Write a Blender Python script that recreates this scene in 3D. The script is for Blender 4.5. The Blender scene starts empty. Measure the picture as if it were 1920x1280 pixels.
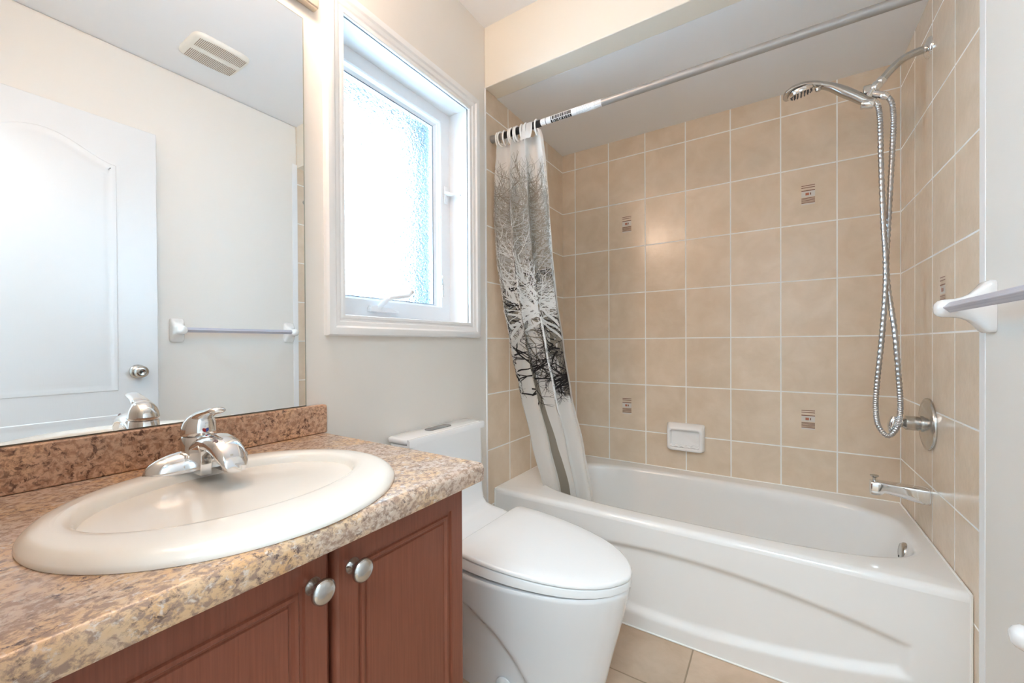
import bpy, bmesh, math, random
from mathutils import Vector, Matrix
PI = math.pi
scene = bpy.context.scene
COL = scene.collection

# ------------------------------------------------------------------ measured room (metres)
XL, XR, D = -1.0975, 0.4265, 2.3334          # window wall, shower wall, back tile wall
YF, YT = 1.5192, 1.5783                      # bulkhead face / tile edge, tub front
ZRIM, ZS, ZC = 0.414, 2.2368, 2.5059         # tub rim, alcove soffit, ceiling
TW, TH = 0.20664, 0.25618                    # wall tile pitch
TX0, TZ0, TYR, TYL = -1.01466, 1.1088, 2.13168, 2.12887

# ------------------------------------------------------------------ camera
F_PX, CX, CY = 774.92, 945.14, 649.92
a, pi_, ro = (math.radians(v) for v in (33.356, -0.3252, -0.3104))
fw = Vector((-math.sin(a)*math.cos(pi_), math.cos(a)*math.cos(pi_), math.sin(pi_)))
rt = Vector((math.cos(a), math.sin(a), 0)); up = rt.cross(fw)
rt2 = rt*math.cos(ro) + up*math.sin(ro); up2 = -rt*math.sin(ro) + up*math.cos(ro)
cam_data = bpy.data.cameras.new('camera')
cam = bpy.data.objects.new('camera', cam_data); COL.objects.link(cam)
M = Matrix((rt2, up2, -fw)).transposed().to_4x4(); M.translation = Vector((0, 0, 1.08))
cam.matrix_world = M
cam_data.sensor_fit = 'HORIZONTAL'; cam_data.sensor_width = 36
cam_data.lens = F_PX/1920*36
cam_data.shift_x = (960-CX)/1920; cam_data.shift_y = (CY-640)/1920
cam_data.clip_start = 0.01
scene.camera = cam

# ------------------------------------------------------------------ world, light, exposure
WORLD = 33.0; HALL_FILL_W = 47; BULB = 43.0
w = bpy.data.worlds.new('overcast_sky'); scene.world = w; w.use_nodes = True
bg = w.node_tree.nodes['Background']
bg.inputs['Color'].default_value = (0.52, 0.78, 1.0, 1); bg.inputs['Strength'].default_value = WORLD
scene.view_settings.view_transform = 'Standard'; scene.view_settings.look = 'None'
scene.view_settings.exposure = 0.16; scene.view_settings.gamma = 1.0
scene.view_settings.use_curve_mapping = False
scene.cycles.use_denoising = True
scene.cycles.max_bounces = 10; scene.cycles.diffuse_bounces = 7; scene.cycles.glossy_bounces = 6
scene.cycles.sample_clamp_indirect = 40.0
scene.cycles.caustics_reflective = False; scene.cycles.caustics_refractive = True

def area_light(name, loc, size, power, color, rot=(0, 0, 0), size_y=None, portal=False):
    l = bpy.data.lights.new(name, 'AREA'); l.energy = power; l.color = color
    l.size = size
    if size_y: l.shape = 'RECTANGLE'; l.size_y = size_y
    o = bpy.data.objects.new(name, l); COL.objects.link(o); o.location = loc; o.rotation_euler = rot
    if portal: l.cycles.is_portal = True
    return o
area_light('window_portal', (-1.49, 1.085, 1.625), 0.66, 1, (1, 1, 1), (0, math.radians(-90), 0), 0.94, portal=True)
area_light('hallway_fill_light', (0.1, -0.75, 2.42), 0.7, HALL_FILL_W, (0.70, 0.89, 1.0))  # unseen light added behind the camera to fill the room

# ------------------------------------------------------------------ materials
def mat(name, col=(.8, .8, .8), rough=.5, metal=0.0, spec=.5, coat=0.0, trans=0.0, ior=1.45):
    m = bpy.data.materials.new(name); m.use_nodes = True
    b = m.node_tree.nodes['Principled BSDF']
    b.inputs['Base Color'].default_value = (*col, 1); b.inputs['Roughness'].default_value = rough
    b.inputs['Metallic'].default_value = metal; b.inputs['Specular IOR Level'].default_value = spec
    b.inputs['Coat Weight'].default_value = coat; b.inputs['Transmission Weight'].default_value = trans
    b.inputs['IOR'].default_value = ior
    return m
def nt(m): return m.node_tree, m.node_tree.nodes['Principled BSDF']
def N(t, kind, **kw):
    n = t.nodes.new(kind)
    for k, v in kw.items(): setattr(n, k, v)
    return n
def math_n(t, op, x, y=None, c=None):
    n = t.nodes.new('ShaderNodeMath'); n.operation = op
    for i, v in enumerate((x, y, c)):
        if v is None: continue
        if isinstance(v, (int, float)): n.inputs[i].default_value = v
        else: t.links.new(v, n.inputs[i])
    return n.outputs[0]
def noise(t, vec, scale, detail=4, rough=.55, dist=0.0):
    n = N(t, 'ShaderNodeTexNoise'); n.inputs['Scale'].default_value = scale
    n.inputs['Detail'].default_value = detail; n.inputs['Roughness'].default_value = rough
    n.inputs['Distortion'].default_value = dist
    t.links.new(vec, n.inputs['Vector']); return n.outputs['Fac']
def ramp(t, fac, stops, interp='LINEAR'):
    r = N(t, 'ShaderNodeValToRGB'); r.color_ramp.interpolation = interp
    while len(r.color_ramp.elements) < len(stops): r.color_ramp.elements.new(.5)
    for e, (p, c) in zip(r.color_ramp.elements, stops):
        e.position = p; e.color = (*c, 1) if len(c) == 3 else c
    t.links.new(fac, r.inputs['Fac']); return r.outputs['Color']
def mixc(t, fac, c1, c2, blend='MIX'):
    n = N(t, 'ShaderNodeMix'); n.data_type = 'RGBA'; n.blend_type = blend
    for s, v in ((n.inputs['Factor'], fac), (n.inputs['A'], c1), (n.inputs['B'], c2)):
        if isinstance(v, (int, float)): s.default_value = v
        elif isinstance(v, tuple): s.default_value = (*v, 1)
        else: t.links.new(v, s)
    return n.outputs['Result']
def objco(t): return N(t, 'ShaderNodeTexCoord').outputs['Object']
def bump(t, b, h, strength=.3, dist=.002):
    n = N(t, 'ShaderNodeBump'); n.inputs['Strength'].default_value = strength; n.inputs['Distance'].default_value = dist
    t.links.new(h, n.inputs['Height']); t.links.new(n.outputs['Normal'], b.inputs['Normal']); return n

def S(r, g, b):                                # sRGB 0-255 to linear
    f = lambda c: (c/255/12.92) if c/255 <= .04045 else ((c/255+.055)/1.055)**2.4
    return (f(r), f(g), f(b))

def wall_paint(name, col, rough=.55):
    m = mat(name, col, rough, spec=.3); t, b = nt(m)
    bump(t, b, noise(t, objco(t), 180, 3), .12, .001); return m

def tile_mat(name, ua, u0, w, va, v0, h, c1, c2, grout_c, g=.0019, rough=.2, var=.06):
    m = mat(name, c1, rough, spec=.5); t, b = nt(m); co = objco(t)
    sp = N(t, 'ShaderNodeSeparateXYZ'); t.links.new(co, sp.inputs[0])
    fu = math_n(t, 'DIVIDE', math_n(t, 'SUBTRACT', sp.outputs[ua], u0), w)
    fv = math_n(t, 'DIVIDE', math_n(t, 'SUBTRACT', sp.outputs[va], v0), h)
    iu, iv = math_n(t, 'FLOOR', fu), math_n(t, 'FLOOR', fv)
    def edge(f, i, s):
        fr = math_n(t, 'SUBTRACT', f, i)
        return math_n(t, 'MULTIPLY', math_n(t, 'MINIMUM', fr, math_n(t, 'SUBTRACT', 1.0, fr)), s)
    d = math_n(t, 'MINIMUM', edge(fu, iu, w), edge(fv, iv, h))
    mr = N(t, 'ShaderNodeMapRange'); mr.interpolation_type = 'SMOOTHSTEP'
    mr.inputs['From Min'].default_value = g; mr.inputs['From Max'].default_value = g+.0016
    t.links.new(d, mr.inputs['Value']); mask = mr.outputs['Result']
    cb = N(t, 'ShaderNodeCombineXYZ'); t.links.new(iu, cb.inputs[0]); t.links.new(iv, cb.inputs[1])
    wn = N(t, 'ShaderNodeTexWhiteNoise'); wn.noise_dimensions = '2D'; t.links.new(cb.outputs[0], wn.inputs['Vector'])
    off = N(t, 'ShaderNodeVectorMath'); off.operation = 'MULTIPLY_ADD'
    t.links.new(wn.outputs['Color'], off.inputs[0]); off.inputs[1].default_value = (9, 9, 9); t.links.new(co, off.inputs[2])
    cloud = noise(t, off.outputs[0], 9, 6, .6, .4)
    base = mixc(t, ramp(t, cloud, [(.35, (0, 0, 0)), (.68, (1, 1, 1))]), c1, c2)
    val = math_n(t, 'ADD', math_n(t, 'MULTIPLY', wn.outputs['Value'], var), 1-var/2)
    hs = N(t, 'ShaderNodeHueSaturation'); t.links.new(val, hs.inputs['Value']); t.links.new(base, hs.inputs['Color'])
    t.links.new(mixc(t, mask, grout_c, hs.outputs['Color']), b.inputs['Base Color'])
    rr = math_n(t, 'ADD', math_n(t, 'MULTIPLY', mask, rough-.8), .8); t.links.new(rr, b.inputs['Roughness'])
    rip = noise(t, off.outputs[0], 34, 3, .5)
    hh = math_n(t, 'ADD', math_n(t, 'MULTIPLY', mask, .55), math_n(t, 'MULTIPLY', rip, .75))
    bump(t, b, hh, .55, .0022)
    return m

TC1, TC2, GR = (.70, .565, .425), (.775, .645, .51), (.90, .90, .88)
M_tile_back = tile_mat('beige_wall_tile_back', 0, TX0, TW, 2, TZ0, TH, TC1, TC2, GR)
M_tile_left = tile_mat('beige_wall_tile_left', 1, TYL, TW, 2, TZ0, TH, TC1, TC2, GR)
M_tile_right = tile_mat('beige_wall_tile_right', 1, TYR, TW, 2, TZ0, TH, TC1, TC2, GR)
M_floor = tile_mat('beige_floor_tile', 0, -.246, .33, 1, 1.339, .33, (.50, .36, .25), (.60, .45, .33), (.34, .25, .17), g=.0016, rough=.35)
M_wall = wall_paint('warm_beige_paint', (.80, .765, .715))
M_wall_r = M_wall
M_ceil = wall_paint('flat_white_ceiling_paint', (.84, .85, .87), .8)
M_bulk = wall_paint('cream_bulkhead_paint', (.82, .77, .68))
M_trim = mat('white_semigloss_trim', (.86, .86, .86), .28)
M_door = mat('white_door_paint', (.74, .75, .76), .35)
t_, b_ = nt(M_door)
mp = N(t_, 'ShaderNodeMapping'); mp.inputs['Scale'].default_value = (60, 60, 4); t_.links.new(objco(t_), mp.inputs[0])
bump(t_, b_, noise(t_, mp.outputs[0], 6, 4), .10, .001)
M_vinyl = mat('white_window_vinyl', (.84, .85, .87), .3)
M_ceramic = mat('white_glazed_ceramic', (.86, .85, .84), .07, spec=.55, coat=.3)
M_toilet = mat('white_toilet_china', (.84, .85, .86), .08, coat=.3)
M_lid = mat('white_toilet_seat_plastic', (.87, .87, .865), .16)
M_tub = mat('white_tub_enamel', (.84, .82, .795), .14, coat=.2)
M_sink = mat('cream_white_sink_china', (.84, .80, .735), .16)
M_chrome = mat('polished_chrome', (.80, .80, .80), .07, 1.0)
M_nickel = mat('satin_nickel', (.56, .55, .53), .22, 1.0)
M_steel = mat('grey_rod_metal', (.40, .39, .38), .38, .6)
M_hose = mat('ribbed_hose_metal', (.52, .52, .53), .28, 1.0)
M_alu = mat('brushed_aluminium', (.75, .75, .75), .3, 1.0)
M_mirror = mat('mirror_silvering', (.93, .945, .945), .0, 1.0)
M_dark = mat('dark_gap', (.03, .03, .03), .7)
M_black = mat('black_label_ink', (.015, .015, .017), .35)
M_paper = mat('white_label_paper', (.85, .85, .86), .4)
M_text = mat('grey_label_print', (.35, .35, .36), .5)
M_barpl = mat('pale_lilac_plastic_bar', (.47, .47, .54), .3)
t_, b_ = nt(M_barpl)
mp = N(t_, 'ShaderNodeMapping'); mp.inputs['Scale'].default_value = (260, 1, 260); t_.links.new(objco(t_), mp.inputs[0])
sn = noise(t_, mp.outputs[0], 1, 2)
t_.links.new(ramp(t_, sn, [(.3, (.42, .42, .50)), (.7, (.56, .56, .62))]), b_.inputs['Base Color']); bump(t_, b_, sn, .5, .001)
M_red = mat('red_dot', (.5, .02, .03), .3); M_blue = mat('blue_dot', (.03, .06, .35), .3)
M_brown = mat('brown_decal_ink', (.20, .085, .05), .4)
M_brown2 = mat('soft_brown_decal_ink', (.33, .20, .14), .4)
M_cream = mat('cream_decal_glaze', (.70, .65, .60), .25)
M_rust = mat('rust_decal_ink', (.48, .16, .09), .35)
M_vent = mat('ivory_vent_plastic', (.80, .78, .72), .4)
M_duct = mat('brown_vent_duct', (.33, .25, .19), .8)
M_ring = mat('white_ring_plastic', (.88, .87, .85), .25)
M_ext = mat('exterior_brick_grey', (.10, .13, .15), .8)
M_spray = mat('grey_spray_rubber', (.10, .10, .10), .6)
M_grayplate = mat('grey_button_plastic', (.30, .31, .32), .25, .5)
M_hallfloor = mat('hall_floor_wood', (.42, .30, .20), .4)

# laminate granite countertop
M_gran = mat('granite_pattern_laminate', (.5, .4, .3), .24, spec=.5)
t_, b_ = nt(M_gran); co = objco(t_)
mp = N(t_, 'ShaderNodeMapping'); mp.inputs['Scale'].default_value = (1.0, .8, 1.0); t_.links.new(co, mp.inputs[0]); co = mp.outputs[0]
big = noise(t_, co, 9, 4, .6, .3)
base = ramp(t_, big, [(.34, S(206, 184, 168)), (.46, S(202, 180, 162)), (.55, S(214, 182, 148)), (.68, S(212, 168, 124))])
med = noise(t_, co, 110, 6, .7, .35)
c2 = mixc(t_, ramp(t_, med, [(.42, (1, 1, 1)), (.54, (0, 0, 0))]), base, S(160, 134, 118))
n3 = noise(t_, co, 105, 5, .65, .5)
c3 = mixc(t_, ramp(t_, n3, [(.56, (0, 0, 0)), (.68, (1, 1, 1))]), c2, S(216, 202, 188))
dk = noise(t_, co, 130, 6, .72, .4)
msk = math_n(t_, 'MULTIPLY', ramp(t_, dk, [(.53, (0, 0, 0)), (.63, (1, 1, 1))]), ramp(t_, noise(t_, co, 24, 4), [(.40, (.1, .1, .1)), (.60, (1, 1, 1))]))
c4 = mixc(t_, msk, c3, S(92, 76, 74))
t_.links.new(c4, b_.inputs['Base Color'])
# same laminate on the backsplash, its shade put in as browner colour
M_splash = mat('shaded_granite_laminate', (.3, .2, .15), .3)
t_, b_ = nt(M_splash); co = objco(t_)
base = ramp(t_, noise(t_, co, 14, 4, .6, .3), [(.36, S(206, 172, 146)), (.5, S(212, 174, 146)), (.66, S(226, 186, 148))])
c2 = mixc(t_, ramp(t_, noise(t_, co, 90, 6, .72, .5), [(.42, (1, 1, 1)), (.56, (0, 0, 0))]), base, S(172, 132, 106))
dk = noise(t_, co, 100, 6, .7, .5)
msk = math_n(t_, 'MULTIPLY', ramp(t_, dk, [(.51, (0, 0, 0)), (.60, (1, 1, 1))]), ramp(t_, noise(t_, co, 26, 3), [(.38, (.2, .2, .2)), (.58, (1, 1, 1))]))
t_.links.new(mixc(t_, msk, c2, S(96, 66, 54)), b_.inputs['Base Color'])

# reddish brown cabinet
M_wood = mat('red_brown_cabinet', (.21, .065, .035), .28, spec=.5)
t_, b_ = nt(M_wood)
mp = N(t_, 'ShaderNodeMapping'); mp.inputs['Scale'].default_value = (1, 55, 1.6); t_.links.new(objco(t_), mp.inputs[0])
gn = noise(t_, mp.outputs[0], 6, 5, .6, .3)
t_.links.new(ramp(t_, gn, [(.3, (.185, .054, .030)), (.7, (.240, .076, .043))]), b_.inputs['Base Color'])
bump(t_, b_, gn, .14, .001)

# frosted pane: textured obscure glass that scatters daylight
M_glass = bpy.data.materials.new('obscure_frosted_glass'); M_glass.use_nodes = True
t_ = M_glass.node_tree
for n in list(t_.nodes): t_.nodes.remove(n)
out = N(t_, 'ShaderNodeOutputMaterial'); co = objco(t_)
mp = N(t_, 'ShaderNodeMapping'); mp.inputs['Rotation'].default_value = (math.radians(28), 0, 0); mp.inputs['Scale'].default_value = (1, .62, 1)
t_.links.new(co, mp.inputs[0])
nz = noise(t_, mp.outputs[0], 95, 3, .55, .9)
bp = N(t_, 'ShaderNodeBump'); bp.inputs['Strength'].default_value = 1.0; bp.inputs['Distance'].default_value = .008
t_.links.new(nz, bp.inputs['Height'])
tr = N(t_, 'ShaderNodeBsdfTranslucent'); tr.inputs['Color'].default_value = (.6, .64, .66, 1); t_.links.new(bp.outputs[0], tr.inputs['Normal'])
rf = N(t_, 'ShaderNodeBsdfRefraction'); rf.inputs['Roughness'].default_value = .05; rf.inputs['IOR'].default_value = 1.4
rf.inputs['Color'].default_value = (.72, .74, .75, 1); t_.links.new(bp.outputs[0], rf.inputs['Normal'])
gl = N(t_, 'ShaderNodeBsdfGlossy'); gl.inputs['Roughness'].default_value = .12; t_.links.new(bp.outputs[0], gl.inputs['Normal'])
m1 = N(t_, 'ShaderNodeMixShader'); m1.inputs[0].default_value = .96; t_.links.new(tr.outputs[0], m1.inputs[1]); t_.links.new(rf.outputs[0], m1.inputs[2])
m2 = N(t_, 'ShaderNodeMixShader'); m2.inputs[0].default_value = .06; t_.links.new(m1.outputs[0], m2.inputs[1]); t_.links.new(gl.outputs[0], m2.inputs[2])
t_.links.new(m2.outputs[0], out.inputs[0])

M_bulb = bpy.data.materials.new('lit_warm_bulb'); M_bulb.use_nodes = True
t_, b_ = nt(M_bulb); b_.inputs['Emission Color'].default_value = (1, .75, .58, 1); b_.inputs['Emission Strength'].default_value = BULB
M_brass = mat('champagne_light_plate', (.62, .55, .46), .35, .6)

def cloth_mat(name, col, tl=.35):
    m = mat(name, col, .5, spec=.25); t, b = nt(m)
    o = t.nodes['Material Output']; tr = N(t, 'ShaderNodeBsdfTranslucent'); tr.inputs['Color'].default_value = (*col, 1)
    mx = N(t, 'ShaderNodeMixShader'); mx.inputs[0].default_value = tl
    t.links.new(b.outputs[0], mx.inputs[1]); t.links.new(tr.outputs[0], mx.inputs[2]); t.links.new(mx.outputs[0], o.inputs[0])
    return m
M_cloth = cloth_mat('white_curtain_polyester', (.86, .85, .83))
M_ct = cloth_mat('taupe_tree_print', (.34, .30, .245), .2)
M_cg = cloth_mat('grey_twig_print', (.50, .49, .46), .2)
M_ck = cloth_mat('black_twig_print', (.035, .03, .03), .1)
M_cw = cloth_mat('white_twig_print', (.88, .88, .86), .2)

# ------------------------------------------------------------------ mesh helpers
BASE = {}
class MB:
    def __init__(s): s.v = []; s.f = []; s.m = []
    def add(s, vs, fs, mi=0):
        o = len(s.v); s.v += [tuple(p) for p in vs]
        for f in fs: s.f.append([o+i for i in f]); s.m.append(mi)
        return s
    def box(s, x0, y0, z0, x1, y1, z1, mi=0):
        x0, x1 = sorted((x0, x1)); y0, y1 = sorted((y0, y1)); z0, z1 = sorted((z0, z1))
        return s.add([(x0,y0,z0),(x1,y0,z0),(x1,y1,z0),(x0,y1,z0),(x0,y0,z1),(x1,y0,z1),(x1,y1,z1),(x0,y1,z1)],
              [(0,3,2,1),(4,5,6,7),(0,1,5,4),(1,2,6,5),(2,3,7,6),(3,0,4,7)], mi)
    def loft(s, rings, cap0=True, cap1=True, closed=True, mi=0):
        n = len(rings[0]); vs = [p for r in rings for p in r]; fs = []
        for i in range(len(rings)-1):
            for j in range(n if closed else n-1):
                k = (j+1) % n
                fs.append((i*n+j, i*n+k, (i+1)*n+k, (i+1)*n+j))
        if cap0: fs.append(tuple(reversed(range(n))))
        if cap1: fs.append(tuple((len(rings)-1)*n+j for j in range(n)))
        return s.add(vs, fs, mi)
    def tube(s, path, r, n=14, cap=True, mi=0, flat=(1, 1)):
        P = [Vector(p) for p in path]; rings = []; prev = None
        for i, p in enumerate(P):
            tg = (P[min(i+1, len(P)-1)]-P[max(i-1, 0)]).normalized()
            if prev is None:
                ref = Vector((0, 0, 1)) if abs(tg.z) < .9 else Vector((0, 1, 0))
                nx = tg.cross(ref).normalized()
            else:
                nx = (prev - tg*prev.dot(tg)).normalized()
            prev = nx; ny = tg.cross(nx)
            rr = r[i] if isinstance(r, (list, tuple)) else r
            rings.append([p + nx*(math.cos(2*PI*k/n)*rr*flat[0]) + ny*(math.sin(2*PI*k/n)*rr*flat[1]) for k in range(n)])
        return s.loft(rings, cap, cap, True, mi)
    def lathe(s, prof, origin, axis='z', n=32, mi=0, cap=True):
        o = Vector(origin); rings = []
        ax = {'z': (Vector((1,0,0)), Vector((0,1,0)), Vector((0,0,1))), 'x': (Vector((0,1,0)), Vector((0,0,1)), Vector((1,0,0))),
              'y': (Vector((0,0,1)), Vector((1,0,0)), Vector((0,1,0)))}[axis] if isinstance(axis, str) else axis
        for r, h in prof:
            r = max(r, 1e-5)
            rings.append([o+ax[0]*(r*math.cos(2*PI*k/n))+ax[1]*(r*math.sin(2*PI*k/n))+ax[2]*h for k in range(n)])
        return s.loft(rings, cap, cap, True, mi)
    def build(s, name, m, parent=None, smooth=35, bevel=0.0, seg=2, loc=None, subsurf=0):
        me = bpy.data.meshes.new(name)
        base = BASE[parent.name] if parent else Vector(loc) if loc else Vector((0, 0, 0))
        me.from_pydata([tuple(Vector(p)-base) for p in s.v], [], s.f)
        for mm in (m if isinstance(m, (list, tuple)) else [m]): me.materials.append(mm)
        for p, i in zip(me.polygons, s.m): p.material_index = i
        bm = bmesh.new(); bm.from_mesh(me); bmesh.ops.remove_doubles(bm, verts=bm.verts, dist=1e-6)
        bmesh.ops.recalc_face_normals(bm, faces=bm.faces); bm.to_mesh(me); bm.free()
        if smooth:
            me.polygons.foreach_set('use_smooth', [True]*len(me.polygons)); me.set_sharp_from_angle(angle=math.radians(smooth))
        o = bpy.data.objects.new(name, me); COL.objects.link(o)
        if parent: o.parent = parent
        elif loc: o.location = loc
        BASE[o.name] = base
        if bevel:
            b = o.modifiers.new('bevel', 'BEVEL'); b.width = bevel; b.segments = seg; b.limit_method = 'ANGLE'; b.angle_limit = math.radians(40)
        if subsurf:
            q = o.modifiers.new('sub', 'SUBSURF'); q.levels = subsurf; q.render_levels = subsurf
        return o
def tag(o, label, cat, group=None):
    o['label'] = label; o['category'] = cat
    if group: o['group'] = group
    return o
def thing(name, loc, label, cat, group=None):
    o = bpy.data.objects.new(name, None); COL.objects.link(o); o.location = loc; o.empty_display_size = .05
    BASE[o.name] = Vector(loc); return tag(o, label, cat, group)
def struct(o): o['kind'] = 'structure'; return o
def sstruct(name, loc=(0, 0, 0)):
    o = bpy.data.objects.new(name, None); COL.objects.link(o); o.location = loc; BASE[o.name] = Vector(loc); return struct(o)
def lerp(x, y, k): return x+(y-x)*k
def interp(tab, x):
    if x <= tab[0][0]: return tab[0][1]
    for (x0, y0), (x1, y1) in zip(tab, tab[1:]):
        if x <= x1: return y0+(y1-y0)*(x-x0)/(x1-x0)
    return tab[-1][1]
def sm(x): x = max(0, min(1, x)); return x*x*(3-2*x)
def catmull(pts, n=8):
    P = [Vector(p) for p in pts]; P = [P[0]*2-P[1]]+P+[P[-1]*2-P[-2]]; out = []
    for i in range(1, len(P)-2):
        for k in range(n):
            u = k/n; p0, p1, p2, p3 = P[i-1:i+3]
            out.append(.5*((2*p1)+(p2-p0)*u+(2*p0-5*p1+4*p2-p3)*u*u+(3*p1-p0-3*p2+p3)*u**3))
    out.append(P[-2]); return out

# ================================================================== SETTING
struct(MB().box(-1.6, -1.7, -.12, 1.4, D+.2, 0).build('floor', M_floor, smooth=0))
struct(MB().box(-1.5, -1.7, ZC, 1.4, YF+.12, ZC+.12).build('ceiling', M_ceil, smooth=0))

# window wall with the opening
WY0, WY1, WZ0, WZ1 = .779, 1.392, 1.171, 2.082      # finished opening
def wall_with_hole(x0, x1, y0, y1, z0, z1, hy0, hy1, hz0, hz1, name, m):
    b = MB()
    b.box(x0, y0, z0, x1, hy0, z1); b.box(x0, hy1, z0, x1, y1, z1)
    b.box(x0, hy0, z0, x1, hy1, hz0); b.box(x0, hy0, hz1, x1, hy1, z1)
    return struct(b.build(name, m, smooth=0))
wall_with_hole(-1.36, XL, -.14, YF, 0, ZC, WY0-.02, WY1+.02, WZ0-.02, WZ1+.02, 'wall_left', M_wall)
struct(MB().box(-1.36, YF+.001, 0, XL-.001, D+.15, ZS+.3).build('wall_alcove_left', M_tile_left, smooth=0))
struct(MB().box(XR, -.14, 0, XR+.2, YF, ZC).build('wall_right', M_wall, bevel=.014, seg=4))
# thin tile slabs
def decal(b, P, w, h):                         # P(u, v) -> point on the wall, u across, v up; printed motif fired on a tile
    def bar(u0, v0, u1, v1, mi, e=0): b.add([P(u0*w, v0*h, e), P(u1*w, v0*h, e), P(u1*w, v1*h, e), P(u0*w, v1*h, e)], [(0, 1, 2, 3)], mi)
    bar(-.5, .465, .5, .50, 1); bar(-.5, .36, .5, .395, 1); bar(-.5, .20, .5, .245, 1)
    bar(-.5, -.10, .5, .19, 2)
    bar(-.20, -.02, .06, .11, 3, .0004); bar(.13, -.01, .21, .10, 1, .0004)
    for k in range(5): bar(-.5, -.42+.06*k, .5, -.385+.06*k, 4 if k % 2 else 1)
    bar(-.5, -.50, .5, -.43, 2)
bk = MB().box(XL-.2, D, 0, XR+.2, D+.15, ZS+.3)
for cx_, cz_ in ((-.7025, 1.7525), (.1225, 1.752), (-.7055, .728), (.1215, .729)):
    decal(bk, lambda u, v, e, cx_=cx_, cz_=cz_: (cx_+u, D-.0006-e, cz_+v), .050, .088)
struct(bk.build('wall_back', [M_tile_back, M_brown, M_cream, M_rust, M_brown2], smooth=0))
rw = MB().box(XR+.006, YF-.01, 0, XR+.2, D+.15, ZS+.3)
for f in range(1): decal(rw, lambda u, v, e: (XR+.0054-e, 1.822-u, 1.238+v), .050, .090)
struct(rw.build('wall_alcove_right', [M_tile_right, M_brown, M_cream, M_rust, M_brown2], smooth=0))
struct(MB().box(XL-.001, YF+.10, ZS, XR+.02, D+.02, ZS+.10).build('ceiling_alcove', M_ceil, smooth=0))
struct(MB().box(XL-.001, YF, ZS, XR+.02, YF+.10, ZC+.02).build('wall_bulkhead', M_bulk, bevel=.003))
# white bullnose edges where tile meets paint
struct(MB().tube([(XL+.001, YF+.002, 0), (XL+.001, YF+.002, ZS)], .0045, 10).build('trim_1', M_trim))
struct(MB().box(XR-.0018, YF-.034, 0, XR+.008, YF+.0006, ZS+.02).build('trim_3', M_trim, bevel=.0015))
# front wall with the doorway the picture is taken through, hallway shell behind
fwb = MB().box(XL, -.14, 0, -.40, -.02, ZC).box(-.40, -.14, 2.13, XR, -.02, ZC).box(.41, -.14, 0, XR, -.02, 2.13)
struct(fwb.build('wall_front', M_wall, smooth=0))
hb = MB().box(-1.5, -1.75, 0, 1.4, -1.65, ZC).box(-1.5, -1.65, 0, -1.4, -.14, ZC).box(1.3, -1.65, 0, 1.4, -.14, ZC).box(XR+.2, -.14, 0, 1.4, -.04, ZC).box(-1.5, -.14, 0, -1.36, -.04, ZC)
struct(hb.build('wall_hall', M_ceil, smooth=0))
cas = MB()
for x0, x1 in ((-.475, -.405), (.405, .4255)): cas.box(x0, -.02, 0, x1, -.006, 2.19)
cas.box(-.475, -.02, 2.125, .4255, -.006, 2.19)
struct(cas.build('trim_2', M_trim, bevel=.003))
struct(MB().box(XL, .70, 0, XL+.013, YF-.002, .085).build('baseboard_left', M_trim, bevel=.004))
struct(MB().box(XR-.013, -.01, 0, XR, YF-.015, .085).build('baseboard_right', M_trim, bevel=.004))

# ------------------------------------------------------------------ window
win = sstruct('window_1', (XL, (WY0+WY1)/2, WZ0))
def rect_ring(b, y0, y1, z0, z1, prof, close=True, mi=0):     # prof: (outward offset, x)
    rings = [[(x, y0-d, z0-d), (x, y1+d, z0-d), (x, y1+d, z1+d), (x, y0-d, z1+d)] for d, x in prof]
    if close: rings.append(rings[0])
    return b.loft(rings, False, False, True, mi)
h = XL
rect_ring(MB(), WY0+.002, WY1-.002, WZ0+.002, WZ1-.002,
          [(0, h-.002), (0, h+.010), (.002, h+.013), (.010, h+.013), (.014, h+.010), (.018, h+.010), (.022, h+.014), (.034, h+.017),
           (.040, h+.022), (.052, h+.024), (.060, h+.022), (.064, h+.014), (.064, h-.001)]).build('casing', M_trim, win, smooth=25)
rect_ring(MB(), WY0+.002, WY1-.002, WZ0+.002, WZ1-.002, [(0, h+.002), (0, h-.115), (.018, h-.115), (.018, h+.002)]).build('jamb', M_trim, win, smooth=20)
FX = h-.100                                                   # face of the vinyl frame
GY0, GY1, GZ0, GZ1 = .845, 1.334, 1.243, 2.030
b = MB()
rect_ring(b, GY0, GY1, GZ0, GZ1, [(0, FX-.006), (.004, FX-.001), (.010, FX), (.012, FX+.0), (.052, FX), (.060, FX), (.060, FX-.05), (0, FX-.05)])
b.build('frame', M_vinyl, win, smooth=25)
b = MB()
rect_ring(b, GY0+.014, GY1-.014, GZ0+.008, GZ1-.012, [(0, FX-.032), (.004, FX-.028), (.010, FX-.024), (.012, FX-.014), (.016, FX-.012), (.016, FX-.06), (0, FX-.06)])
sash = b.build('sash', M_vinyl, win, smooth=25)
b = MB(); rect_ring(b, GY0+.017, GY1-.017, GZ0+.011, GZ1-.015, [(0, FX-.0335), (.0022, FX-.0315), (.004, FX-.034)])
b.build('gasket', mat('dark_grey_gasket', (.12, .15, .2), .5), sash)
b = MB()
b.box(FX-.042, GY0+.006, GZ0, FX-.038, GY1-.006, GZ1-.006)
b.build('pane', M_glass, sash, smooth=0)
ext = MB(); rect_ring(ext, WY0, WY1, WZ0, WZ1, [(-.02, FX-.055), (-.02, -1.50), (.08, -1.50), (.08, FX-.055)])
ext.build('outer_brickmould', M_ext, win, smooth=0)
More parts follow.
